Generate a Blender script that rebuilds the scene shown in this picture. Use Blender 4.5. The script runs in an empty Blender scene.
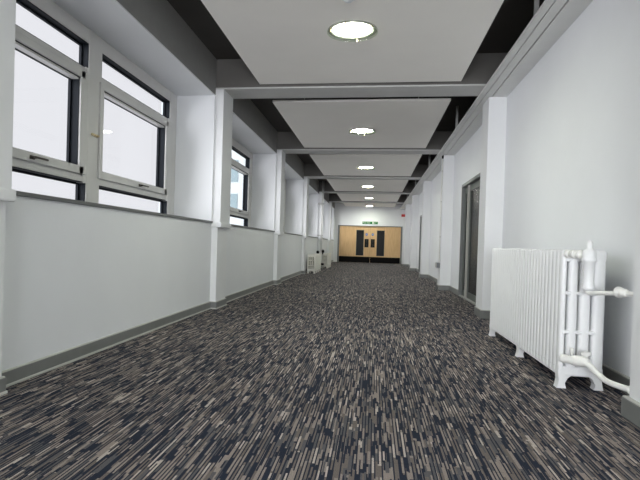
import bpy, bmesh, math, random
from mathutils import Vector, Matrix
random.seed(7)
PI = math.pi
sc = bpy.context.scene
COL = sc.collection

# ------------------------------------------------------------------ camera
F, H = 560.0, 0.95
yaw, pitch, roll, cx, cy = .1593, -.0124, .0304, 283.4766, 250.378
c_, s_ = math.cos, math.sin
Rv = Vector((c_(yaw), s_(yaw), 0)); Fv = Vector((-s_(yaw), c_(yaw), 0)); Zv = Vector((0, 0, 1))
F2 = c_(pitch)*Fv + s_(pitch)*Zv; U2 = -s_(pitch)*Fv + c_(pitch)*Zv
R3 = c_(roll)*Rv + s_(roll)*U2; U3 = c_(roll)*U2 - s_(roll)*Rv
cd = bpy.data.cameras.new('camera'); cam = bpy.data.objects.new('camera', cd); COL.objects.link(cam)
cam.matrix_world = Matrix(((R3.x, U3.x, -F2.x, 0), (R3.y, U3.y, -F2.y, 0), (R3.z, U3.z, -F2.z, H), (0, 0, 0, 1)))
cd.sensor_width = 36; cd.lens = 36*F/640
cd.shift_x = (320-cx)/640; cd.shift_y = (cy-240)/640
cd.clip_start = .05; cd.clip_end = 300
sc.camera = cam

# ------------------------------------------------------------------ light
w = bpy.data.worlds.new('overcast_sky'); sc.world = w; w.use_nodes = True
bg = w.node_tree.nodes['Background']; bg.inputs[0].default_value = (.95, .96, 1, 1); bg.inputs[1].default_value = .92
sd = bpy.data.lights.new('daylight', 'SUN'); sun = bpy.data.objects.new('daylight', sd); COL.objects.link(sun)
sd.energy = 6.8; sd.angle = math.radians(70); sd.color = (.97, .97, 1)
sun.rotation_euler = Vector((1, .6, -.25)).to_track_quat('-Z', 'Y').to_euler()
LAMP = 125.0
ad = bpy.data.lights.new('near_end_fill', 'AREA'); al = bpy.data.objects.new('near_end_fill', ad); COL.objects.link(al)  # fill light added behind the camera to lift camera-facing surfaces and panels
ad.shape = 'RECTANGLE'; ad.size = 3.2; ad.size_y = 2.0; ad.energy = 920; ad.color = (.95, .97, 1)
al.location = (-.3, -7.9, 1.5); al.rotation_euler = (math.radians(102), 0, 0)
sc.view_settings.view_transform = 'Standard'; sc.view_settings.look = 'None'
sc.view_settings.gamma = 1; sc.view_settings.use_curve_mapping = False
sc.view_settings.exposure = .0

# ------------------------------------------------------------------ materials
def mat(name, col, rough=.6, metal=0, noise=0, nscale=6, bump=0, bscale=60, spec=.5, emit=0):
    m = bpy.data.materials.new(name); m.use_nodes = True; nt = m.node_tree
    b = nt.nodes['Principled BSDF']
    b.inputs['Base Color'].default_value = (*col, 1); b.inputs['Roughness'].default_value = rough
    b.inputs['Metallic'].default_value = metal; b.inputs['Specular IOR Level'].default_value = spec
    if emit:
        b.inputs['Emission Color'].default_value = (*col, 1); b.inputs['Emission Strength'].default_value = emit
    tc = nt.nodes.new('ShaderNodeTexCoord')
    if noise:
        n = nt.nodes.new('ShaderNodeTexNoise'); n.inputs['Scale'].default_value = nscale; n.inputs['Detail'].default_value = 6
        nt.links.new(tc.outputs['Object'], n.inputs['Vector'])
        r = nt.nodes.new('ShaderNodeValToRGB')
        r.color_ramp.elements[0].position = .3; r.color_ramp.elements[1].position = .7
        r.color_ramp.elements[0].color = (*[c*(1-noise) for c in col], 1); r.color_ramp.elements[1].color = (*[min(1, c*(1+noise)) for c in col], 1)
        nt.links.new(n.outputs['Fac'], r.inputs['Fac']); nt.links.new(r.outputs['Color'], b.inputs['Base Color'])
    if bump:
        n2 = nt.nodes.new('ShaderNodeTexNoise'); n2.inputs['Scale'].default_value = bscale; n2.inputs['Detail'].default_value = 4
        nt.links.new(tc.outputs['Object'], n2.inputs['Vector'])
        bp = nt.nodes.new('ShaderNodeBump'); bp.inputs['Strength'].default_value = bump; bp.inputs['Distance'].default_value = .004
        nt.links.new(n2.outputs['Fac'], bp.inputs['Height']); nt.links.new(bp.outputs['Normal'], b.inputs['Normal'])
    return m

M = {}
M['white'] = mat('white_wall_paint', (.775, .79, .815), .55, noise=.02, nscale=1.3, bump=.25, bscale=9)
M['white2'] = mat('white_plaster_paint', (.775, .785, .80), .6, noise=.02, nscale=2, bump=.1, bscale=30)
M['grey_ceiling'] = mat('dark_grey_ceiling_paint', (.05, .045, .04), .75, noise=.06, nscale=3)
M['beam_grey'] = mat('grey_beam_paint', (.12, .114, .107), .7, noise=.04)
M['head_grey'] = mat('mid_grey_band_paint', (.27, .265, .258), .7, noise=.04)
M['soffit_grey'] = mat('pale_grey_beam_paint', (.52, .52, .51), .6, noise=.03)
M['panel'] = mat('off_white_ceiling_panel', (.90, .875, .835), .75, noise=.015, nscale=2)
M['trunk'] = mat('white_trunking_paint', (.70, .705, .69), .5, noise=.02)
M['skirt'] = mat('grey_skirting_paint', (.185, .19, .185), .4, noise=.05, nscale=8)
M['skirt_lip'] = mat('pale_grey_skirting_bead', (.5, .5, .47), .4)
M['sill'] = mat('dark_grey_sill', (.13, .135, .135), .4)
M['frame'] = mat('grey_window_frame', (.64, .635, .625), .4, noise=.02)
M['gasket'] = mat('black_window_rebate', (.012, .015, .02), .6, spec=.12)
M['handle'] = mat('dark_bronze_handle', (.09, .08, .07), .35, metal=.7)
M['brass'] = mat('brass', (.75, .62, .38), .3, metal=.8)
M['door_grey'] = mat('grey_door_frame_paint', (.17, .18, .18), .4, noise=.03)
M['leaf_grey'] = mat('dark_grey_green_door', (.075, .085, .078), .4, noise=.05)
M['dark'] = mat('dark_room_beyond', (.02, .02, .02), .8)
M['pale_edge'] = mat('pale_door_edge', (.45, .44, .41), .5)
M['radiator'] = mat('white_radiator_enamel', (.83, .84, .85), .35, noise=.01)
M['radiator_cream'] = mat('cream_radiator_enamel', (.84, .82, .76), .35)
M['pipe'] = mat('white_pipe_paint', (.84, .84, .81), .3)
M['black'] = mat('black_plastic', (.008, .008, .008), .4, spec=.15)
M['kick'] = mat('black_kick_plate', (.004, .0035, .0035), .5, spec=.08)
M['steel'] = mat('galvanised_steel', (.45, .45, .44), .4, metal=.6)
M['grey_box'] = mat('mid_grey_plastic', (.16, .17, .18), .5)
M['green'] = mat('green_sign', (.012, .15, .035), .6, spec=.1)
M['sign_white'] = mat('white_sign_print', (.75, .8, .7), .4)
M['red'] = mat('red_plastic', (.5, .015, .015), .35)
M['blue'] = mat('blue_sign', (.01, .12, .5), .6, spec=.1)
M['lamp_on'] = mat('lit_lamp_diffuser', (1, .965, .92), .5, emit=LAMP)
M['lamp_rim'] = mat('lamp_rim_metal', (.40, .41, .36), .3, metal=.6)
M['detector'] = mat('white_detector_plastic', (.72, .75, .78), .4)
M['facade'] = mat('pale_building_facade', (.62, .68, .70), .8)
M['facade_glass'] = mat('pale_teal_building_glass', (.28, .37, .40), .2)

def glass_mat(name, tint, refl):
    m = bpy.data.materials.new(name); m.use_nodes = True; nt = m.node_tree
    nt.nodes.remove(nt.nodes['Principled BSDF'])
    t = nt.nodes.new('ShaderNodeBsdfTransparent'); t.inputs[0].default_value = (*tint, 1)
    g = nt.nodes.new('ShaderNodeBsdfGlossy'); g.inputs['Roughness'].default_value = .02
    lw = nt.nodes.new('ShaderNodeLayerWeight'); lw.inputs[0].default_value = .5
    p5 = nt.nodes.new('ShaderNodeMath'); p5.operation = 'POWER'; p5.inputs[1].default_value = 5
    f = nt.nodes.new('ShaderNodeMath'); f.operation = 'MULTIPLY_ADD'; f.inputs[1].default_value = .25; f.inputs[2].default_value = refl
    nt.links.new(lw.outputs['Facing'], p5.inputs[0]); nt.links.new(p5.outputs[0], f.inputs[0])
    mx = nt.nodes.new('ShaderNodeMixShader')
    nt.links.new(f.outputs[0], mx.inputs[0]); nt.links.new(t.outputs[0], mx.inputs[1]); nt.links.new(g.outputs[0], mx.inputs[2])
    nt.links.new(mx.outputs[0], nt.nodes['Material Output'].inputs[0])
    return m
M['glass'] = glass_mat('window_glass', (.97, .97, .975), .008)
M['disc_glass'] = glass_mat('pale_green_lamp_glass', (.90, .94, .88), .05)
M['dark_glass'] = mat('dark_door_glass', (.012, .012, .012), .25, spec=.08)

def wood_mat():
    m = bpy.data.materials.new('light_oak_veneer'); m.use_nodes = True; nt = m.node_tree; b = nt.nodes['Principled BSDF']
    tc = nt.nodes.new('ShaderNodeTexCoord'); mp = nt.nodes.new('ShaderNodeMapping'); mp.inputs['Scale'].default_value = (14, 14, .8)
    n = nt.nodes.new('ShaderNodeTexNoise'); n.inputs['Scale'].default_value = 3; n.inputs['Detail'].default_value = 6
    r = nt.nodes.new('ShaderNodeValToRGB')
    r.color_ramp.elements[0].position = .3; r.color_ramp.elements[1].position = .75
    r.color_ramp.elements[0].color = (.55, .34, .15, 1); r.color_ramp.elements[1].color = (.70, .47, .24, 1)
    nt.links.new(tc.outputs['Object'], mp.inputs[0]); nt.links.new(mp.outputs[0], n.inputs['Vector'])
    nt.links.new(n.outputs['Fac'], r.inputs[0]); nt.links.new(r.outputs[0], b.inputs['Base Color']); b.inputs['Roughness'].default_value = .4
    return m
M['wood'] = wood_mat()

def carpet_mat():
    m = bpy.data.materials.new('striped_carpet_tiles'); m.use_nodes = True; nt = m.node_tree; N = nt.nodes; L = nt.links
    b = N['Principled BSDF']; b.inputs['Roughness'].default_value = .95; b.inputs['Specular IOR Level'].default_value = .12
    tc = N.new('ShaderNodeTexCoord'); sp = N.new('ShaderNodeSeparateXYZ'); L.new(tc.outputs['Object'], sp.inputs[0])
    def mth(op, a, bb=None, cc=None):
        n = N.new('ShaderNodeMath'); n.operation = op
        for i, x in enumerate((a, bb, cc)):
            if x is None: continue
            if isinstance(x, (int, float)): n.inputs[i].default_value = x
            else: L.new(x, n.inputs[i])
        return n.outputs[0]
    def white(a, bb, seed):
        cmb = N.new('ShaderNodeCombineXYZ'); L.new(a, cmb.inputs[0])
        if bb is not None: L.new(bb, cmb.inputs[1])
        cmb.inputs[2].default_value = seed
        wn = N.new('ShaderNodeTexWhiteNoise'); wn.noise_dimensions = '3D'; L.new(cmb.outputs[0], wn.inputs[0]); return wn.outputs['Value']
    X, Y = sp.outputs[0], sp.outputs[1]
    def layer(wd, ln, seed):
        ix = mth('FLOOR', mth('DIVIDE', X, wd))
        off = white(ix, None, seed)
        iy = mth('FLOOR', mth('ADD', mth('DIVIDE', Y, ln), mth('MULTIPLY', off, 9.0)))
        return white(ix, iy, seed+3.3)
    def ramp(fac, stops):
        r = N.new('ShaderNodeValToRGB'); r.color_ramp.interpolation = 'CONSTANT'
        e = r.color_ramp.elements
        e[0].position = stops[0][0]; e[0].color = (*stops[0][1], 1); e[1].position = stops[1][0]; e[1].color = (*stops[1][1], 1)
        for p, c in stops[2:]:
            q = e.new(p); q.color = (*c, 1)
        L.new(fac, r.inputs[0]); return r.outputs[0]
    def mix(f, a, bb):
        n = N.new('ShaderNodeMix'); n.data_type = 'RGBA'
        if isinstance(f, float): n.inputs[0].default_value = f
        else: L.new(f, n.inputs[0])
        L.new(a, n.inputs[6]); L.new(bb, n.inputs[7]); return n.outputs[2]
    taupe = (.265, .226, .207); lt = (.45, .395, .36); brown = (.150, .127, .118); navy = (.018, .023, .040); grey = (.10, .098, .105)
    A = ramp(layer(.016, .17, 1.0), [(0, brown), (.25, taupe), (.5, grey), (.72, taupe), (.9, lt)])
    Bc = ramp(layer(.008, .11, 2.0), [(0, navy), (.45, grey), (.62, brown), (.80, taupe), (.94, lt)])
    sel = mth('GREATER_THAN', layer(.016, .19, 5.0), .42)
    C = mix(sel, A, Bc)
    # thin navy pile lines inside light fields
    fr = mth('FRACT', mth('DIVIDE', X, .016))
    thin = mth('MULTIPLY', mth('LESS_THAN', fr, .38), mth('GREATER_THAN', layer(.016, .24, 8.0), .28))
    nv = N.new('ShaderNodeRGB'); nv.outputs[0].default_value = (*navy, 1)
    C = mix(thin, C, nv.outputs[0])
    # fleck of the yarn
    n = N.new('ShaderNodeTexNoise'); n.inputs['Scale'].default_value = 260; n.inputs['Detail'].default_value = 3; L.new(tc.outputs['Object'], n.inputs['Vector'])
    mr = N.new('ShaderNodeMapRange'); mr.inputs[1].default_value = .3; mr.inputs[2].default_value = .7; mr.inputs[3].default_value = .55; mr.inputs[4].default_value = 1.5
    L.new(n.outputs['Fac'], mr.inputs[0])
    # tile seams
    sx = mth('LESS_THAN', mth('FRACT', mth('DIVIDE', X, .5)), .008); sy = mth('LESS_THAN', mth('FRACT', mth('DIVIDE', Y, .5)), .008)
    seam = mth('SUBTRACT', 1.0, mth('MULTIPLY', mth('MAXIMUM', sx, sy), .35))
    vm = N.new('ShaderNodeVectorMath'); vm.operation = 'SCALE'; L.new(C, vm.inputs[0]); L.new(mth('MULTIPLY', mr.outputs[0], seam), vm.inputs['Scale'])
    L.new(vm.outputs[0], b.inputs['Base Color'])
    bp = N.new('ShaderNodeBump'); bp.inputs['Strength'].default_value = .5; bp.inputs['Distance'].default_value = .004
    L.new(n.outputs['Fac'], bp.inputs['Height']); L.new(bp.outputs['Normal'], b.inputs['Normal'])
    return m
M['carpet'] = carpet_mat()

# ------------------------------------------------------------------ helpers
def box(bm, x0, x1, y0, y1, z0, z1, bev=0, mi=0, seg=2):
    t = bmesh.new()
    bmesh.ops.create_cube(t, size=1)
    for v in t.verts: v.co = Vector((x0+(v.co.x+.5)*(x1-x0), y0+(v.co.y+.5)*(y1-y0), z0+(v.co.z+.5)*(z1-z0)))
    if bev: bmesh.ops.bevel(t, geom=t.edges[:], offset=bev, segments=seg, affect='EDGES', profile=.5)
    merge(bm, t, mi)
def merge(bm, t, mi=0, smooth=False):
    mp = {v: bm.verts.new(v.co) for v in t.verts}
    for f in t.faces:
        try:
            g = bm.faces.new([mp[v] for v in f.verts]); g.material_index = mi; g.smooth = smooth or f.smooth
        except ValueError: pass
    t.free()
def lathe(bm, prof, at, axis='Z', n=24, mi=0, smooth=True):
    """prof: list of (radius, distance along axis)"""
    t = bmesh.new(); rings = []
    at = Vector(at)
    ax = Vector({'X': (1, 0, 0), 'Y': (0, 1, 0), 'Z': (0, 0, 1)}[axis]) if isinstance(axis, str) else Vector(axis).normalized()
    q = ax.to_track_quat('Z', 'Y')
    for r, d in prof:
        rings.append([t.verts.new(at + q @ Vector((r*c_(2*PI*k/n), r*s_(2*PI*k/n), d))) for k in range(n)])
    for a, b in zip(rings, rings[1:]):
        for k in range(n): t.faces.new((a[k], a[(k+1) % n], b[(k+1) % n], b[k])).smooth = smooth
    if prof[0][0] > 1e-6: t.faces.new(rings[0][::-1])
    if prof[-1][0] > 1e-6: t.faces.new(rings[-1])
    bmesh.ops.remove_doubles(t, verts=t.verts[:], dist=1e-6)
    bmesh.ops.recalc_face_normals(t, faces=t.faces[:])
    merge(bm, t, mi)
def tube(bm, pts, r, n=14, mi=0, sub=6):
    P = [Vector(p) for p in pts]
    if len(P) > 2 and sub:
        Q = []
        for i in range(len(P)-1):
            p0 = P[max(i-1, 0)]; p1 = P[i]; p2 = P[i+1]; p3 = P[min(i+2, len(P)-1)]
            for k in range(sub):
                t = k/sub
                Q.append(.5*((2*p1)+(p2-p0)*t+(2*p0-5*p1+4*p2-p3)*t*t+(3*p1-p0-3*p2+p3)*t**3))
        Q.append(P[-1]); P = Q
    t = bmesh.new(); rings = []
    up = Vector((0, 0, 1))
    for i, p in enumerate(P):
        d = (P[min(i+1, len(P)-1)]-P[max(i-1, 0)]).normalized()
        a = d.cross(up)
        if a.length < .05: a = d.cross(Vector((0, 1, 0)))
        a.normalize(); b = d.cross(a).normalized()
        rr = r[i] if isinstance(r, list) else r
        rings.append([t.verts.new(p+a*rr*c_(2*PI*k/n)+b*rr*s_(2*PI*k/n)) for k in range(n)])
    for a, b in zip(rings, rings[1:]):
        for k in range(n): t.faces.new((a[k], a[(k+1) % n], b[(k+1) % n], b[k])).smooth = True
    t.faces.new(rings[0][::-1]); t.faces.new(rings[-1])
    bmesh.ops.recalc_face_normals(t, faces=t.faces[:])
    merge(bm, t, mi)
def obj(name, bm, mats, parent=None, loc=(0, 0, 0)):
    me = bpy.data.meshes.new(name)
    bmesh.ops.recalc_face_normals(bm, faces=bm.faces[:])
    bm.to_mesh(me); bm.free()
    for m in (mats if isinstance(mats, (list, tuple)) else [mats]): me.materials.append(M[m])
    o = bpy.data.objects.new(name, me); COL.objects.link(o); o.location = loc
    if parent: o.parent = parent
    return o
def B(name, boxes, m, parent=None, bev=0, loc=(0, 0, 0)):
    bm = bmesh.new()
    for b in boxes: box(bm, *b[:6], bev=bev, mi=(b[6] if len(b) > 6 else 0))
    return obj(name, bm, m, parent, loc)
def thing(name, label, cat, loc=(0, 0, 0), group=None):
    o = bpy.data.objects.new(name, None); COL.objects.link(o); o.location = loc; o.empty_display_size = .1
    return tag(o, label, cat, group)
def tag(o, label, cat, group=None):
    o['label'] = label; o['category'] = cat
    if group: o['group'] = group
    return o
def struct(o, label=None):
    o['kind'] = 'structure'
    if label: o['label'] = label
    return o
def copy_tree(o, parent=None):
    c = o.copy(); COL.objects.link(c)
    if parent: c.parent = parent
    for ch in list(o.children): copy_tree(ch, c)
    return c

# ------------------------------------------------------------------ dimensions
Y1, L, T = 7.605, 5.0072, .52           # near face of beam 1, bay length, pilaster depth along the corridor
YB = lambda k: Y1+(k-1)*L
YE = 31.8; YS = -8.0
WL, PL, PU = -2.25, -2.165, -2.13       # left wall face, pilaster face below / above the ledge
WR, PR = 1.735, 1.50
YR = lambda k: 8.05+(k-1)*L+(.03 if k == 0 else 0)
TR = .47
ZB, ZC, ZH, ZS = 3.078, 3.495, 2.985, 1.232
WX = -2.80                               # window frame face
OUT = -2.95
OPEN = [(YB(k)+T+.02, YB(k+1)-.03) for k in range(-2, 5)]
KS = list(range(-1, 6))                  # pilaster / beam index: bay k lies beyond pilaster k
OPEN = [(YB(k)+T+.02, YB(k+1)-.03) for k in range(-2, 5)]

# ------------------------------------------------------------------ setting
struct(B('floor', [(-3.2, 3.4, YS-.3, YE+.4, -.12, 0)], 'carpet'), 'dark striped carpet in navy, taupe and brown')
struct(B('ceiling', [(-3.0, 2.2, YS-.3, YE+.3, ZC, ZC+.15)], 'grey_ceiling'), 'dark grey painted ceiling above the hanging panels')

# left wall: apron, piers, reveals; dark painted band over the window heads
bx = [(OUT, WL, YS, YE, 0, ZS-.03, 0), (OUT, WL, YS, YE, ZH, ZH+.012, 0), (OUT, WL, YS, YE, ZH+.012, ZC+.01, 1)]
ys = YS
for a, b in OPEN:
    bx.append((OUT, WL, ys, a, ZS-.03, ZH, 0)); ys = b
last = (YB(5)+T+.02, YE-.35)
bx.append((OUT, WL, ys, last[0], ZS-.03, ZH, 0)); bx.append((OUT, WL, last[1], YE, ZS-.03, ZH, 0))
OPEN.append(last)
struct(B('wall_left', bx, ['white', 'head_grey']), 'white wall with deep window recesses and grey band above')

# right wall with door openings
D1 = (9.0, 11.78, 2.24); D2 = (20.3, 22.0, 2.17)
bx = [(WR, WR+.3, YS, D1[0], 0, ZC, 0), (WR, WR+.3, D1[0], D1[1], D1[2], ZC, 0), (WR, WR+.3, D1[1], D2[0], 0, ZC, 0),
      (WR, WR+.3, D2[0], D2[1], D2[2], ZC, 0), (WR, WR+.3, D2[1], YE, 0, ZC, 0)]
struct(B('wall_right', bx, ['white']), 'long plain white wall')
struct(B('wall_far', [(-3.0, -2.02, YE, YE+.2, 0, ZC), (1.56, 2.1, YE, YE+.2, 0, ZC), (-2.02, 1.56, YE, YE+.2, 2.09, ZC)], 'white2'), 'white end wall above the double doors')
struct(B('wall_near', [(-3.0, 2.1, YS-.2, YS, 0, ZC)], 'white2'))

# beams
for i, k in enumerate([-1, 0, 1, 2, 3, 4, 5]):
    y = YB(k)
    bm = bmesh.new(); box(bm, WL, WR, y, y+T, ZB+.02, ZC, mi=1); box(bm, WL, WR, y, y+T, ZB, ZB+.02, mi=0)
    struct(obj('trim_%d' % (i+1), bm, ['soffit_grey', 'beam_grey']), 'grey ceiling beam with pale underside crossing the corridor')
# left pilasters with ledge
n = 7
for k in KS:
    n += 1; y = YB(k)-(.09 if k == 0 else 0)
    bm = bmesh.new()
    box(bm, WL-.01, PL, y, y+T, 0, ZS-.07, bev=.004)
    box(bm, WL-.01, PU, y, y+T, ZS-.07, ZB, bev=.004)
    box(bm, WL-.01, PU+.022, y-.02, y+T+.02, ZS-.085, ZS-.01, bev=.012)
    struct(obj('trim_%d' % n, bm, 'white2'), 'white pilaster between window recesses with a ledge at sill height')
for k in range(-1, 6):
    n += 1; y = YR(k)
    bm = bmesh.new(); box(bm, PR, WR+.01, y, y+TR, 0, 3.046, bev=.004)
    struct(obj('trim_%d' % n, bm, 'white2'), 'white pilaster on the right wall')
# boxing along the right wall
n += 1
struct(B('trim_%d' % n, [(1.548, WR, YS, YE, 3.046, 3.076), (1.444, 1.536, YS, YE, 3.052, 3.077), (1.368, 1.436, YS, YE, 3.052, 3.077), (1.362, 1.372, YS, YE, 3.046, 3.077)], 'trunk', bev=.003),
       'long white boxed ledge in two boards under the beams on the right')
n += 1
struct(B('trim_%d' % n, [(1.70, WR, YS, YE, 3.077, ZC)], 'grey_ceiling'), 'dark strip of wall above the boxed trunking')
# window sills
for a, b in OPEN:
    n += 1
    struct(B('trim_%d' % n, [(OUT+.03, WL+.018, a-.02, b+.02, ZS-.03, ZS, 0)], 'sill', bev=.004), 'dark grey window sill board')
# corner bead of each recess
# baseboards
def baseboard(name, segs, h, side, lip=True):
    bm = bmesh.new()
    for s in segs: box(bm, *s, 0, h, bev=.004)
    return struct(obj(name, bm, 'skirt'), 'grey painted skirting board')
seg = []; lips = []
prev = YS
for k in KS:
    y = YB(k)-(.09 if k == 0 else 0)
    seg += [(WL-.005, WL+.018, prev, y+.002), (WL-.005, PL+.018, y-.018, y+T+.018)]
    prev = y+T
seg.append((WL-.005, WL+.018, prev, YE))
bl = baseboard('baseboard_left', seg, .098, -1)
bm = bmesh.new()
for (x0, x1, y0, y1) in seg: box(bm, x0, x1+.007, y0-.007, y1+.007, 0, .018, bev=.004)
for (x0, x1, y0, y1) in seg: box(bm, x0, x1-.004, y0+.006, y1-.006, .096, .106, bev=.002)
obj('bead', bm, 'skirt_lip', bl)
seg = []; prev = YS
for k in range(-1, 6):
    y = YR(k)
    if k == 1:
        seg += [(WR-.018, WR+.005, prev, y), (PR-.018, WR+.005, y-.018, y+TR+.018)]; prev = D1[1]; continue
    seg += [(WR-.018, WR+.005, prev, y), (PR-.03, WR+.005, y-.03, y+TR+.03)]
    prev = y+TR
    if k == 3: seg.append((WR-.018, WR+.005, prev, D2[0])); prev = D2[1]
seg.append((WR-.018, WR+.005, prev, YE))
br = baseboard('baseboard_right', seg, .11, 1)
bm = bmesh.new()
for (x0, x1, y0, y1) in seg: box(bm, x0+.004, x1, y0+.006, y1-.006, .108, .118, bev=.002)
obj('bead', bm, 'skirt_lip', br)

# ------------------------------------------------------------------ windows
def frame_boxes(x0, x1, ya, yb, za, zb, w_, wb=None):
    wb = wb or w_
    return [(x0, x1, ya, ya+w_, za, zb), (x0, x1, yb-w_, yb, za, zb), (x0, x1, ya+w_, yb-w_, zb-wb, zb), (x0, x1, ya+w_, yb-w_, za, za+wb)]
for wi, (a, b) in enumerate(OPEN):
    # apertures (as seen from inside)
    r1 = b-.25; l1 = r1-1.945; r0 = l1-.26; l0 = a+.17
    zr = [(2.59, 2.845), (1.63, 2.445), (1.262, 1.49)]
    bm = bmesh.new(); X0, X1 = WX-.075, WX
    # stiles, mullion, head, rails
    for y0, y1 in ((a, l0), (r0, l1), (r1, b)): box(bm, X0, X1, y0, y1, ZS, ZH, bev=.005)
    for y0, y1 in ((l0, r0), (l1, r1)):
        box(bm, X0, X1-.002, y1-.06, y1+.004, 1.48, 2.60)
        for z0, z1 in ((ZS, 1.262), (1.49, 1.63), (2.445, 2.59), (2.845, ZH)): box(bm, X0, X1-.004, y0, y1, z0, z1, bev=.004)
    w_ = struct(obj('window_%d' % (wi+1), bm, 'frame'), 'grey framed window of two bays with top and bottom lights')
    for (y0, y1) in ((l0, r0), (l1, r1)):
        # opening sash of the middle light
        bm = bmesh.new()
        for q in ((y0-.05, y0+.02, 1.555, 2.535), (y1-.18, y1-.04, 1.555, 2.535), (y0, y1-.10, 1.555, 1.632), (y0, y1-.10, 2.468, 2.535)): box(bm, WX-.02, WX+.022, *q, bev=.006)
        obj('sash', bm, 'frame', w_)
        Y0_, Y1_ = y0, y1
        for (z0, z1) in zr:
            mid = z0 > 1.6 and z1 < 2.5
            y0, y1 = (Y0_+.02, Y1_-.18) if mid else (Y0_, Y1_)
            if mid: z1 = 2.468
            bm = bmesh.new(); e = .004
            xf = WX+.003 if z0 > 1.6 and z1 < 2.5 else WX-.012
            for q in frame_boxes(WX-.10, xf, y0-.02, y1+.02, z0-.02, z1+.02, .02+.007, .02+.007): box(bm, *q)
            # inner black stop, stepping in once
            for q in frame_boxes(WX-.10, WX-.075, y0-.02, y1+.02, z0-.02, z1+.02, .045): box(bm, *q)
            obj('gasket', bm, 'gasket', w_)
            g = B('pane', [(WX-.094, WX-.088, y0-.01, y1+.01, z0-.01, z1+.01)], 'glass', w_)
        # lever handle on the bottom rail of the sash
        bm = bmesh.new(); y0, y1 = Y0_, Y1_; ym = (y0+y1)/2-.02
        box(bm, WX+.02, WX+.034, ym-.03, ym+.03, 1.575, 1.605, bev=.004)
        lathe(bm, [(.011, 0), (.011, .035)], (WX+.03, ym, 1.59), 'X', 12)
        box(bm, WX+.055, WX+.07, ym-.015, ym+.17, 1.583, 1.60, bev=.005)
        obj('handle', bm, 'handle', w_)
    bm = bmesh.new()
    for dy in (-.05, .0, .05): lathe(bm, [(.014, 0), (.014, .012), (.009, .018), (.009, .028)], (WX, (r0+l1)/2+dy, 1.975), 'X', 12)
    obj('catch', bm, 'brass', w_)

struct(B('window_%d' % (len(OPEN)+1), [(-2.0, -1.92, YS, YS+.06, .45, 2.62), (1.32, 1.40, YS, YS+.06, .45, 2.62), (-1.92, 1.32, YS, YS+.06, 2.54, 2.62), (-1.92, 1.32, YS, YS+.06, .45, .5), (-.33, -.27, YS, YS+.05, .5, 2.54)], 'frame'), 'grey frame added around the unseen fill light at the near end of the corridor')  # invented frame dressing the added fill light; the wall behind has no opening

# ------------------------------------------------------------------ end doors
bm = bmesh.new()
box(bm, -2.02, -1.93, YE-.02, YE+.14, 0, 2.09, bev=.005); box(bm, 1.47, 1.56, YE-.02, YE+.14, 0, 2.09, bev=.005)
box(bm, -1.93, 1.47, YE-.02, YE+.14, 2.05, 2.09, bev=.005)
dr = struct(obj('door_1', bm, 'door_grey'), 'light wood double doors with black kick plates at the far end')
yd = YE+.05
for s, (x0, x1, v0, v1) in enumerate([(-1.93, -.196, -.985, -.555), (-.190, 1.47, .16, .59)]):
    bm = bmesh.new()
    box(bm, x0, v0, yd, yd+.045, .01, 2.045); box(bm, v1, x1, yd, yd+.045, .01, 2.045)
    box(bm, v0, v1, yd, yd+.045, .01, .40); box(bm, v0, v1, yd, yd+.045, 1.84, 2.045)
    lf = obj('door_leaf', bm, 'wood', dr)
    B('vision_panel', [(v0, v1, yd+.018, yd+.026, .40, 1.84)], 'dark_glass', lf)
    B('vision_bead', [(v0, v0+.02, yd-.008, yd, .40, 1.84), (v1-.02, v1, yd-.008, yd, .40, 1.84), (v0, v1, yd-.008, yd, 1.82, 1.84), (v0, v1, yd-.008, yd, .40, .42)], 'leaf_grey', lf)
    B('kick_plate', [(x0+.005, x1-.005, yd-.006, yd, .012, .34)], 'kick', lf)
    p0, p1 = ((-.515, -.285), (-.165, .055))[s]
    bm = bmesh.new(); box(bm, p0, p1, yd-.005, yd, .87, 1.34, bev=.002)
    obj('push_plate', bm, 'black', lf)
    bm = bmesh.new(); hx = (p0+p1)/2
    tube(bm, [(hx, yd-.005, .95), (hx, yd-.06, .95), (hx, yd-.06, 1.26), (hx, yd-.005, 1.26)], .012, 10, sub=0)
    obj('pull_handle', bm, 'handle', lf)
    bm = bmesh.new(); lathe(bm, [(.068, 0), (.068, .004)], ((-.405, -.065)[s], yd, 1.60), (0, -1, 0), 24)
    sg = obj('fire_door_sign', bm, 'blue', lf)
    hx = (-.405, -.065)[s]
    B('print', [(hx-.04, hx+.04, yd-.0055, yd-.004, 1.612, 1.622), (hx-.04, hx+.04, yd-.0055, yd-.004, 1.59, 1.60)], 'sign_white', sg)
# dim lobby beyond the end doors
struct(B('wall_lobby', [(-2.4, -2.2, YE+.2, YE+3.2, 0, 2.6), (1.7, 1.9, YE+.2, YE+3.2, 0, 2.6), (-2.4, 1.9, YE+3.2, YE+3.4, 0, 2.6), (-2.4, 1.9, YE+.2, YE+3.4, 2.6, 2.7)], 'dark'))

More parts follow.
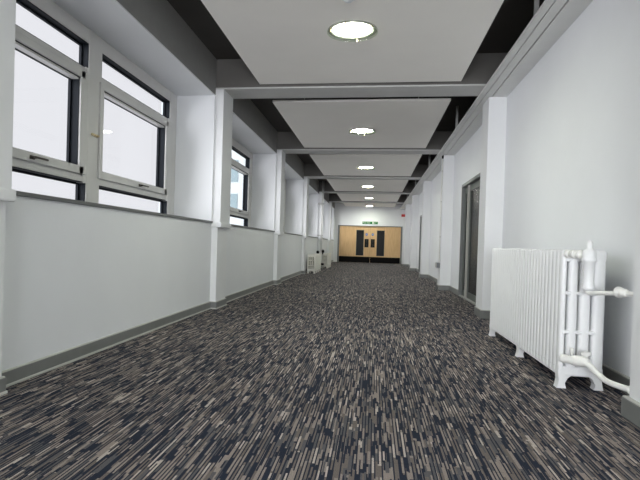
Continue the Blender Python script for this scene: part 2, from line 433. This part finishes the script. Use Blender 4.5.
# exit sign
t = thing('exit_sign', 'small green fire exit sign over the wooden double doors', 'sign', (-.235, YE, 2.25))
B('backing', [(-.43, .43, -.012, 0, -.07, .07)], 'green', t, bev=.002)
def text(s, size, at, rot, m, parent, name='lettering', ext=.001):
    cu = bpy.data.curves.new(name, 'FONT'); cu.body = s; cu.size = size; cu.extrude = ext; cu.align_x = 'CENTER'; cu.align_y = 'CENTER'; cu.resolution_u = 2
    o = bpy.data.objects.new(name, cu); dg = bpy.context.evaluated_depsgraph_get(); COL.objects.link(o)
    bpy.context.view_layer.update(); dg = bpy.context.evaluated_depsgraph_get()
    me = bpy.data.meshes.new_from_object(o.evaluated_get(dg)); bpy.data.objects.remove(o)
    me.materials.clear(); me.materials.append(M[m])
    o = bpy.data.objects.new(name, me); COL.objects.link(o); o.location = at; o.rotation_euler = rot; o.parent = parent
    return o
text('Fire', .13, (-.31, -.014, 0), (PI/2, 0, 0), 'sign_white', t); text('exit', .13, (-.08, -.014, 0), (PI/2, 0, 0), 'sign_white', t)
bm = bmesh.new()
# running figure and doorway pictogram
box(bm, .12, .20, -.0145, -.012, -.05, .05)
box(bm, .30, .305, -.0145, -.012, -.05, .05); box(bm, .375, .38, -.0145, -.012, -.05, .05); box(bm, .30, .38, -.0145, -.012, .045, .05)
lathe(bm, [(.011, 0), (.011, .0025)], (.262, -.012, .035), (0, -1, 0), 12)
tube(bm, [(.258, -.0125, .02), (.248, -.0125, -.012), (.268, -.0125, -.028), (.26, -.0125, -.05)], .006, 6, sub=0)
tube(bm, [(.248, -.0125, -.012), (.232, -.0125, -.03), (.215, -.0125, -.03)], .006, 6, sub=0)
tube(bm, [(.235, -.0125, .0), (.255, -.0125, .018), (.283, -.0125, .006)], .005, 6, sub=0)
obj('pictogram', bm, 'sign_white', t)

# red alarm sounder near the end
yp = YR(5)
t = thing('alarm_sounder', 'red fire alarm sounder on the end wall near the right corner', 'alarm', (1.60, YE, 2.70))
bm = bmesh.new(); box(bm, -.13, .13, -.05, 0, -.07, .07, bev=.012); obj('base', bm, 'red', t)
bm = bmesh.new(); lathe(bm, [(.055, 0), (.052, .03), (.04, .045), (0, .05)], (0, -.05, 0), (0, -1, 0), 20); obj('sounder', bm, 'red', t)

# ------------------------------------------------------------------ doors on the right wall
def side_door(num, y0, y1, zt, near_gap):
    bm = bmesh.new()
    box(bm, WR-.012, WR+.20, y0, y0+.06, 0, zt, bev=.004); box(bm, WR-.012, WR+.20, y1-.06, y1, 0, zt, bev=.004)
    box(bm, WR-.012, WR+.20, y0+.06, y1-.06, zt-.06, zt, bev=.004)
    d = struct(obj('door_%d' % num, bm, 'door_grey'), 'recessed grey framed doorway in the right wall')
    ym = y0+(y1-y0)*.77
    xl = WR+.05
    for (a, b) in ((y0+.06, ym), (ym+.05, y1-.06)):
        bm = bmesh.new(); st = .11
        for q in frame_boxes(xl, xl+.045, a, b, .01, zt-.065, st, .12): box(bm, *q, bev=.003)
        lf = obj('door_leaf', bm, 'leaf_grey', d)
        B('pane', [(xl+.018, xl+.026, a+st, b-st, .13, zt-.185)], 'dark_glass', lf)
    B('meeting_stile', [(xl-.035, xl+.05, ym, ym+.05, 0, zt-.06)], 'pale_edge', d, bev=.003)
    B('threshold', [(WR-.01, WR+.2, y0+.06, y1-.06, 0, .02)], 'steel', d, bev=.003)
    return d
side_door(2, *D1, 0)
side_door(3, *D2, 0)

# ------------------------------------------------------------------ hanging ceiling panels, lamps
ords = ['farthest', 'fifth', 'fourth', 'third', 'second', 'nearest']
PN = [('behind', -1), ('nearest', 0), ('second nearest', 1), ('third nearest', 2), ('fourth nearest', 3), ('fifth nearest', 4), ('farthest', 5)]
PZ = 3.12
for nm, k in PN:
    y0 = YB(k)+T+.40; y1 = min(YB(k+1)-.06, YE-.12) if k < 5 else YE-.5
    if k == -1: y0 -= 0
    bm = bmesh.new()
    y_l = YB(k)+.55+(.33) + .1
    L_ = y1-y0; xm = -.28; hw = 1.33
    # rectangular panel with a round opening for the lamp
    ly = (5.69+k*5.0) - y0
    R = .205; t_ = .035
    def panel_mesh(bm, hw, L_, ly):
        n_ = 32
        for z, flip in ((0, 1), (t_, 0)):
            ring = [bm.verts.new((R*c_(2*PI*i/n_), ly+R*s_(2*PI*i/n_), z)) for i in range(n_)]
            outr = []
            for i in range(n_):
                a = 2*PI*i/n_; dx, dy = c_(a), s_(a)
                sc1 = hw/abs(dx) if abs(dx) > 1e-6 else 1e9
                lim = (L_-ly) if dy > 0 else ly
                sc2 = lim/abs(dy) if abs(dy) > 1e-6 else 1e9
                q = min(sc1, sc2)
                outr.append((dx*q, ly+dy*q))
            # corners
            cor = [(hw, L_), (-hw, L_), (-hw, 0), (hw, 0)]
            ov = [bm.verts.new((x, y, z)) for x, y in outr]
            cv = [bm.verts.new((x, y, z)) for x, y in cor]
            for i in range(n_):
                j = (i+1) % n_
                x0, y0_ = outr[i]; x1, y1_ = outr[j]
                poly = [ring[i], ring[j], ov[j]]
                onx0 = abs(abs(x0)-hw) < 1e-6; onx1 = abs(abs(x1)-hw) < 1e-6
                if onx0 != onx1:
                    xs = x0 if onx0 else x1; yy = y1_ if onx0 else y0_
                    ci = min(range(4), key=lambda c: (cor[c][0]-xs)**2+(cor[c][1]-yy)**2)
                    poly.append(cv[ci])
                poly.append(ov[i])
                bm.faces.new(poly)
            if z == 0: lo = ring
            else: hi = ring
        for i in range(n_):
            j = (i+1) % n_; bm.faces.new((lo[i], lo[j], hi[j], hi[i]))
        for (xa, ya), (xb, yb) in zip([(hw, L_), (-hw, L_), (-hw, 0), (hw, 0)], [(-hw, L_), (-hw, 0), (hw, 0), (hw, L_)]):
            bm.faces.new([bm.verts.new(v) for v in ((xa, ya, 0), (xb, yb, 0), (xb, yb, t_), (xa, ya, t_))])
    panel_mesh(bm, hw, L_, ly)
    bmesh.ops.remove_doubles(bm, verts=bm.verts[:], dist=1e-5)
    lab = ('large off-white suspended ceiling panel, %s of the row along the corridor' % nm)
    if k == -1: continue
    p = thing('ceiling_panel', lab, 'ceiling panel', (xm, y0, PZ), 'suspended ceiling panels')
    obj('board', bm, 'panel', p)
    bm = bmesh.new()
    for sx in (-.9, .9):
        for yy in (.5, L_-.5): lathe(bm, [(.008, t_), (.008, ZC-PZ)], (sx, yy, 0), 'Z', 8)
    obj('hanger_rod', bm, 'steel', p)
    if k == 5: continue

# lamp
def make_lamp():
    t = thing('ceiling_light', '', 'ceiling light', (0, 0, 0), 'round ceiling lights')
    bm = bmesh.new()
    lathe(bm, [(.203, .03), (.203, .0), (.246, -.002), (.250, -.008), (.240, -.014), (.204, -.010), (.198, .0), (.198, .03)], (0, 0, 0), 'Z', 40)
    obj('rim', bm, 'lamp_rim', t)
    bm = bmesh.new(); lathe(bm, [(.196, .006), (.196, .014)], (0, 0, 0), 'Z', 40); obj('diffuser', bm, 'lamp_on', t)
    bm = bmesh.new(); lathe(bm, [(.250, -.033), (.254, -.030), (.254, -.027), (.250, -.025)], (0, 0, 0), 'Z', 40); obj('glass_disc', bm, 'disc_glass', t)
    for a in (200, 255, 330, 80):
        x, y = .228*c_(math.radians(a)), .222*s_(math.radians(a))
        bm = bmesh.new(); lathe(bm, [(.006, -.008), (.006, -.034), (.010, -.036), (.010, -.042), (0, -.044)], (x, y, 0), 'Z', 10); obj('clip', bm, 'brass', t)
    return t
lamp = make_lamp()
LN = ['nearest', 'second', 'third', 'fourth', 'fifth']
for i in range(6):
    o = lamp if i == 0 else copy_tree(lamp)
    o.location = (-.28, 5.69+i*5.0, PZ)
    o['label'] = 'lit round ceiling light with glass disc in the %s ceiling panel' % (['nearest', 'second nearest', 'third nearest', 'fourth nearest', 'fifth nearest', 'farthest'][i])
# one more panel and lamp behind the camera light the near end
for yy in (.69, -4.3):
    o = copy_tree(lamp); o.location = (-.28, yy, PZ); o['label'] = 'lit round ceiling light of the stretch behind the camera'

# smoke detector
t = thing('smoke_detector', 'round white smoke detector on the nearest ceiling panel, cut by top edge', 'smoke detector', (-.285, 4.93, PZ))
bm = bmesh.new(); lathe(bm, [(.065, 0), (.065, -.015), (.055, -.02)], (0, 0, 0), 'Z', 24); obj('base', bm, 'detector', t)
bm = bmesh.new(); lathe(bm, [(.048, -.02), (.048, -.03), (.03, -.045), (0, -.048)], (0, 0, 0), 'Z', 24); obj('sensing_chamber', bm, 'detector', t)
bm = bmesh.new(); lathe(bm, [(.006, -.02), (.006, -.026), (0, -.028)], (.054, -.02, 0), 'Z', 8); obj('indicator_light', bm, 'blue', t)

# steel droppers by the boxed trunking
for i in range(5):
    y = 5.41+i*4.95
    o = B('steel_dropper', [(-.02, .02, -.014, .014, 0, ZC-3.077)], 'steel', loc=(1.392, y, 3.077), bev=.002)
    tag(o, 'thin grey steel dropper beside the right trunking, %s' % ['nearest the camera', 'just past the nearest beam', 'just past the second beam', 'just past the third beam', 'just past the fourth beam'][i], 'bracket', 'steel droppers above the trunking')

# ------------------------------------------------------------------ radiators
def section_mesh(depth, height, pitch, legs, cols=4, gap=.005, cut=(0, .15, .41, .70, 1)):
    """one cast column section; x 0..depth, y 0..pitch, z up"""
    bm = bmesh.new(); th = pitch*.90; y0 = (pitch-th)/2; z0 = .085
    cw = depth/cols
    for i in range(cols):
        xa = cut[i]*depth+gap; xb = cut[i+1]*depth-gap
        if i == 0: xa = 0
        if i == cols-1: xb = depth
        # column with rounded plan
        t = bmesh.new(); n_ = 14; rings = []
        ccx = (xa+xb)/2; rx = (xb-xa)/2; ry = th/2
        for z in (z0+.02, z0+.05, height-.06, height-.03):
            rings.append([t.verts.new((ccx+rx*math.copysign(abs(c_(2*PI*k/n_))**.6, c_(2*PI*k/n_)), y0+th/2+ry*math.copysign(abs(s_(2*PI*k/n_))**.6, s_(2*PI*k/n_)), z)) for k in range(n_)])
        for a, b in zip(rings, rings[1:]):
            for k in range(n_): t.faces.new((a[k], a[(k+1) % n_], b[(k+1) % n_], b[k])).smooth = True
        t.faces.new(rings[0]); t.faces.new(rings[-1]); bmesh.ops.recalc_face_normals(t, faces=t.faces[:]); merge(bm, t)
    box(bm, 0, depth, y0, y0+th, height-.085, height, bev=.016, seg=3)
    box(bm, 0, depth, y0, y0+th, z0, z0+.07, bev=.014, seg=3)
    for f in (.68, .40):
        box(bm, .01, depth-.01, y0+th*.08, y0+th*.92, height*f, height*f+.02, bev=.008)
    for f in cut[1:-1]:
        for z in (height*.68, height*.40): box(bm, f*depth-.024, f*depth+.024, y0-.008, y0+.02, z-.004, z+.018, bev=.006)
    # hubs
    for zc in (height-.05, z0+.04):
        lathe(bm, [(.024, -.002), (.024, pitch+.002)], (depth*.5, 0, zc), 'Y', 12)
    if legs:
        for xa, xb, out in ((0, .05, -1), (depth-.05, depth, 1)):
            t = bmesh.new(); n_ = 6; prof = []
            ring = []
            for z, e in ((z0+.03, .0), (.055, -.006), (.02, 0), (.0, .006)):
                w0 = xa-e*(1 if out < 0 else -.0)-(0 if out > 0 else 0); 
                x_a = xa-(e if out < 0 else e); x_b = xb+(e if out > 0 else e)
                ring.append([t.verts.new(v) for v in ((x_a, y0, z), (x_b, y0, z), (x_b, y0+th, z), (x_a, y0+th, z))])
            for a, b in zip(ring, ring[1:]):
                for k in range(4): t.faces.new((a[k], a[(k+1) % 4], b[(k+1) % 4], b[k]))
            t.faces.new(ring[0]); t.faces.new(ring[-1]); bmesh.ops.recalc_face_normals(t, faces=t.faces[:]); merge(bm, t)
        # arched web between the legs
        t = bmesh.new(); m_ = 10; top = []; bot = []
        for i in range(m_+1):
            x = .045+(depth-.09)*i/m_; u = i/m_
            z = .03+(.075)*math.sin(PI*u)**.5
            bot.append([t.verts.new((x, yy, z)) for yy in (y0+.004, y0+th-.004)]); top.append([t.verts.new((x, yy, z0+.04)) for yy in (y0+.004, y0+th-.004)])
        for i in range(m_):
            t.faces.new((bot[i][0], bot[i+1][0], top[i+1][0], top[i][0])); t.faces.new((bot[i][1], bot[i+1][1], top[i+1][1], top[i][1]))
            t.faces.new((bot[i][0], bot[i+1][0], bot[i+1][1], bot[i][1]))
        bmesh.ops.recalc_face_normals(t, faces=t.faces[:]); merge(bm, t)
    me = bpy.data.meshes.new('section'); bm.to_mesh(me); bm.free(); return me
def radiator(label, loc, nsec, depth, height, pitch, material, legs_at, name='radiator', gap=.005, cut=(0, .15, .41, .70, 1)):
    t = thing(name, label, 'radiator', loc)
    m0 = section_mesh(depth, height, pitch, False, 4, gap, cut); m1 = section_mesh(depth, height, pitch, True, 4, gap, cut)
    for m in (m0, m1): m.materials.append(M[material])
    for i in range(nsec):
        o = bpy.data.objects.new('section', m1 if i in legs_at else m0); COL.objects.link(o); o.parent = t
        o.location = (0, i*pitch, 0)
    return t
RX, RY = 1.298, 4.15
rad = radiator('large white column radiator standing against the right wall', (RX, RY, 0), 28, .292, .968, .0845, 'radiator', (0, 13, 27))
# upper valve: union, tall valve body, elbow and pipe to the pilaster
def P(*p): return [(x-RX, y-RY, z) for x, y, z in p]
bm = bmesh.new()
ua, ub = Vector(P((1.318, 4.15, .938))[0]), Vector(P((1.405, 3.99, .938))[0]); ax = ub-ua
tube(bm, [ua, ub], .018, 14, sub=0)
for u in (.12, .40, .66):
    lathe(bm, [(.022, -.013), (.029, -.009), (.029, .009), (.022, .013)], ua+ax*u, ax, 14)
obj('union', bm, 'pipe', rad)
bm = bmesh.new(); vx, vy = 1.413-RX, 3.985-RY
lathe(bm, [(.020, .695), (.036, .705), (.041, .72), (.036, .735), (.034, .75), (.034, .885), (.042, .89), (.044, .915), (.040, .92), (.043, .935), (.040, .965), (.024, .975), (.017, .98), (.019, 1.01), (.012, 1.03), (0, 1.033)], (vx, vy, 0), 'Z', 24)
obj('valve_body', bm, 'radiator', rad)
bm = bmesh.new()
tube(bm, P((1.413, 3.985, .735), (1.413, 3.984, .70), (1.420, 3.96, .685), (1.445, 3.85, .695), (1.472, 3.74, .703), (1.50, 3.64, .712), (1.525, 3.54, .716)), [.022]*8+[.021, .020, .018, .016]+[.0145]*40, 14)
obj('pipe', bm, 'pipe', rad)
bm = bmesh.new(); lathe(bm, [(.016, -.02), (.022, -.012), (.022, .0), (.026, .004), (.026, .03), (.02, .04), (.034, .05), (.034, .066), (.02, .07)], P((1.498, 3.64, .714))[0], (-.2, 1, 0), 18)
obj('flange', bm, 'pipe', rad)
# lower valve and pipe
bm = bmesh.new()
tube(bm, P((1.33, 4.15, .215), (1.36, 4.03, .225), (1.42, 3.95, .212), (1.447, 3.87, .175), (1.466, 3.78, .15), (1.49, 3.67, .148), (1.525, 3.545, .152)), .0185, 14)
obj('pipe', bm, 'pipe', rad)
bm = bmesh.new()
va, vb = Vector(P((1.31, 4.12, .215))[0]), Vector(P((1.43, 3.96, .225))[0]); ax = vb-va
lathe(bm, [(.016, -.01), (.028, 0), (.032, .015), (.026, .03), (.030, .045), (.026, .06), (.034, .085), (.038, .12), (.034, .16), (.026, .185), (.018, .2)], va, ax, 18)
obj('lockshield_valve', bm, 'pipe', rad)
bm = bmesh.new(); lathe(bm, [(.016, 0), (.020, .022), (.030, .026), (.030, .042), (.018, .05), (0, .052)], P((1.42, 4.0, .24))[0], 'Z', 16)
obj('valve_knob', bm, 'pipe', rad)
bm = bmesh.new(); lathe(bm, [(.010, 0), (.010, .03), (.013, .034), (.011, .05), (0, .052)], P((1.352, 4.06, .25))[0], 'Z', 12)
obj('bleed_screw', bm, 'pipe', rad)
bm = bmesh.new(); lathe(bm, [(.019, 0), (.025, .004), (.025, .02), (.019, .024)], P((1.522, 3.553, .152))[0], (-.25, 1, 0), 16)
obj('pipe_collar', bm, 'pipe', rad)

ra = radiator('white column radiator on the left wall, nearer of the far pair', (-2.115, 18.12, 0), 19, .26, .62, .11, 'radiator_cream', (0, 6, 12, 18), gap=.017, cut=(0, .25, .5, .75, 1))
bm = bmesh.new(); lathe(bm, [(.022, .58), (.022, .62), (.05, .63), (.055, .68), (.04, .72), (0, .73)], (.12, 19*.11+.06, 0), 'Z', 14); obj('valve_cap', bm, 'black', ra)
bm = bmesh.new(); tube(bm, [(.12, 19*.11-.02, .57), (.12, 19*.11+.06, .57), (.12, 19*.11+.06, .62)], .02, 10, sub=0); tube(bm, [(.12, 19*.11+.06, .60), (.12, 19*.11+.06, .0)], .016, 10); obj('pipe', bm, 'pipe', ra)
rb = radiator('white column radiator on the left wall, farther of the far pair', (-2.06, 22.55, 0), 17, .25, .60, .11, 'radiator_cream', (0, 5, 10, 16), gap=.017, cut=(0, .25, .5, .75, 1))
bm = bmesh.new(); lathe(bm, [(.022, .56), (.022, .62), (.055, .63), (.06, .69), (.04, .74), (0, .75)], (.05, -.07, 0), 'Z', 14)
obj('valve_cap', bm, 'black', rb)
bm = bmesh.new(); lathe(bm, [(.05, -.03), (.06, 0), (.05, .04)], (.05, -.07, .16), 'Z', 14); obj('lower_valve', bm, 'black', rb)
bm = bmesh.new(); tube(bm, [(.05, .02, .57), (.05, -.07, .57), (.05, -.07, 0)], .02, 10, sub=0); obj('pipe', bm, 'pipe', rb)

# ------------------------------------------------------------------ pipes and conduit
t = thing('wall_pipe', 'pair of thin vertical pipes running up the left wall beside the far radiators', 'pipe', (-2.10, 22.45, 0))
for dx in (0, .05):
    bm = bmesh.new(); lathe(bm, [(.015, .6), (.015, 3.49)], (dx, 0, 0), 'Z', 12); obj('pipe', bm, 'pipe', t)
for z0, z1 in ((2.55, 2.62), (1.3, 1.34)):
    bm = bmesh.new(); box(bm, -.15, .08, -.03, .03, z0, z1, bev=.005); obj('pipe_clip', bm, 'steel', t)

t = thing('cable_conduit', 'thin white cable conduit running down a right wall pilaster to a socket', 'conduit', (PR-.011, YR(2)+.13, 0))
bm = bmesh.new(); lathe(bm, [(.010, .62), (.010, 2.95)], (0, 0, 0), 'Z', 10)
tube(bm, [(0, 0, 2.93), (-.005, .0, 2.99), (.05, -.02, 3.04)], .010, 10); obj('tube', bm, 'pipe', t)
for z in (1.2, 2.0, 2.7):
    bm = bmesh.new(); box(bm, -.012, .011, -.02, .02, z, z+.015, bev=.003); obj('clip', bm, 'steel', t)
t = thing('socket_box', 'small grey electrical socket box low on a right wall pilaster', 'socket', (PR, YR(2)+.20, .56))
bm = bmesh.new(); box(bm, -.07, 0, -.17, .17, -.055, .055, bev=.005); obj('back_box', bm, 'grey_box', t)
bm = bmesh.new(); box(bm, -.076, -.069, -.15, .15, -.045, .045, bev=.002); obj('face_plate', bm, 'steel', t)
t = thing('cable_gland', 'small black cable entry under the trunking above the socket conduit', 'cable gland', (PR-.005, YR(2)+.05, 3.03))
bm = bmesh.new(); lathe(bm, [(.03, -.05), (.035, 0), (.02, .02)], (.0, 0, 0), 'Z', 12); obj('gland', bm, 'black', t)

# ------------------------------------------------------------------ outside
bt = thing('office_building', 'pale building with rows of windows seen through the second window', 'building', (-16, 55, -4))
bm = bmesh.new(); box(bm, -6, 3, 0, 16, 0, 22); obj('wall', bm, 'facade', bt)
for i in range(5):
    for j in range(3):
        B('window', [(2.98, 3.05, .8+i*3.1, 3.1+i*3.1, 4.2+j*3.4, 6.4+j*3.4)], 'facade_glass', bt)
    
for i in range(4):
    for j in range(3):
        B('window', [(-5.4+i*2.1, -4.0+i*2.1, -.05, .02, 4.2+j*3.4, 6.4+j*3.4)], 'facade_glass', bt)
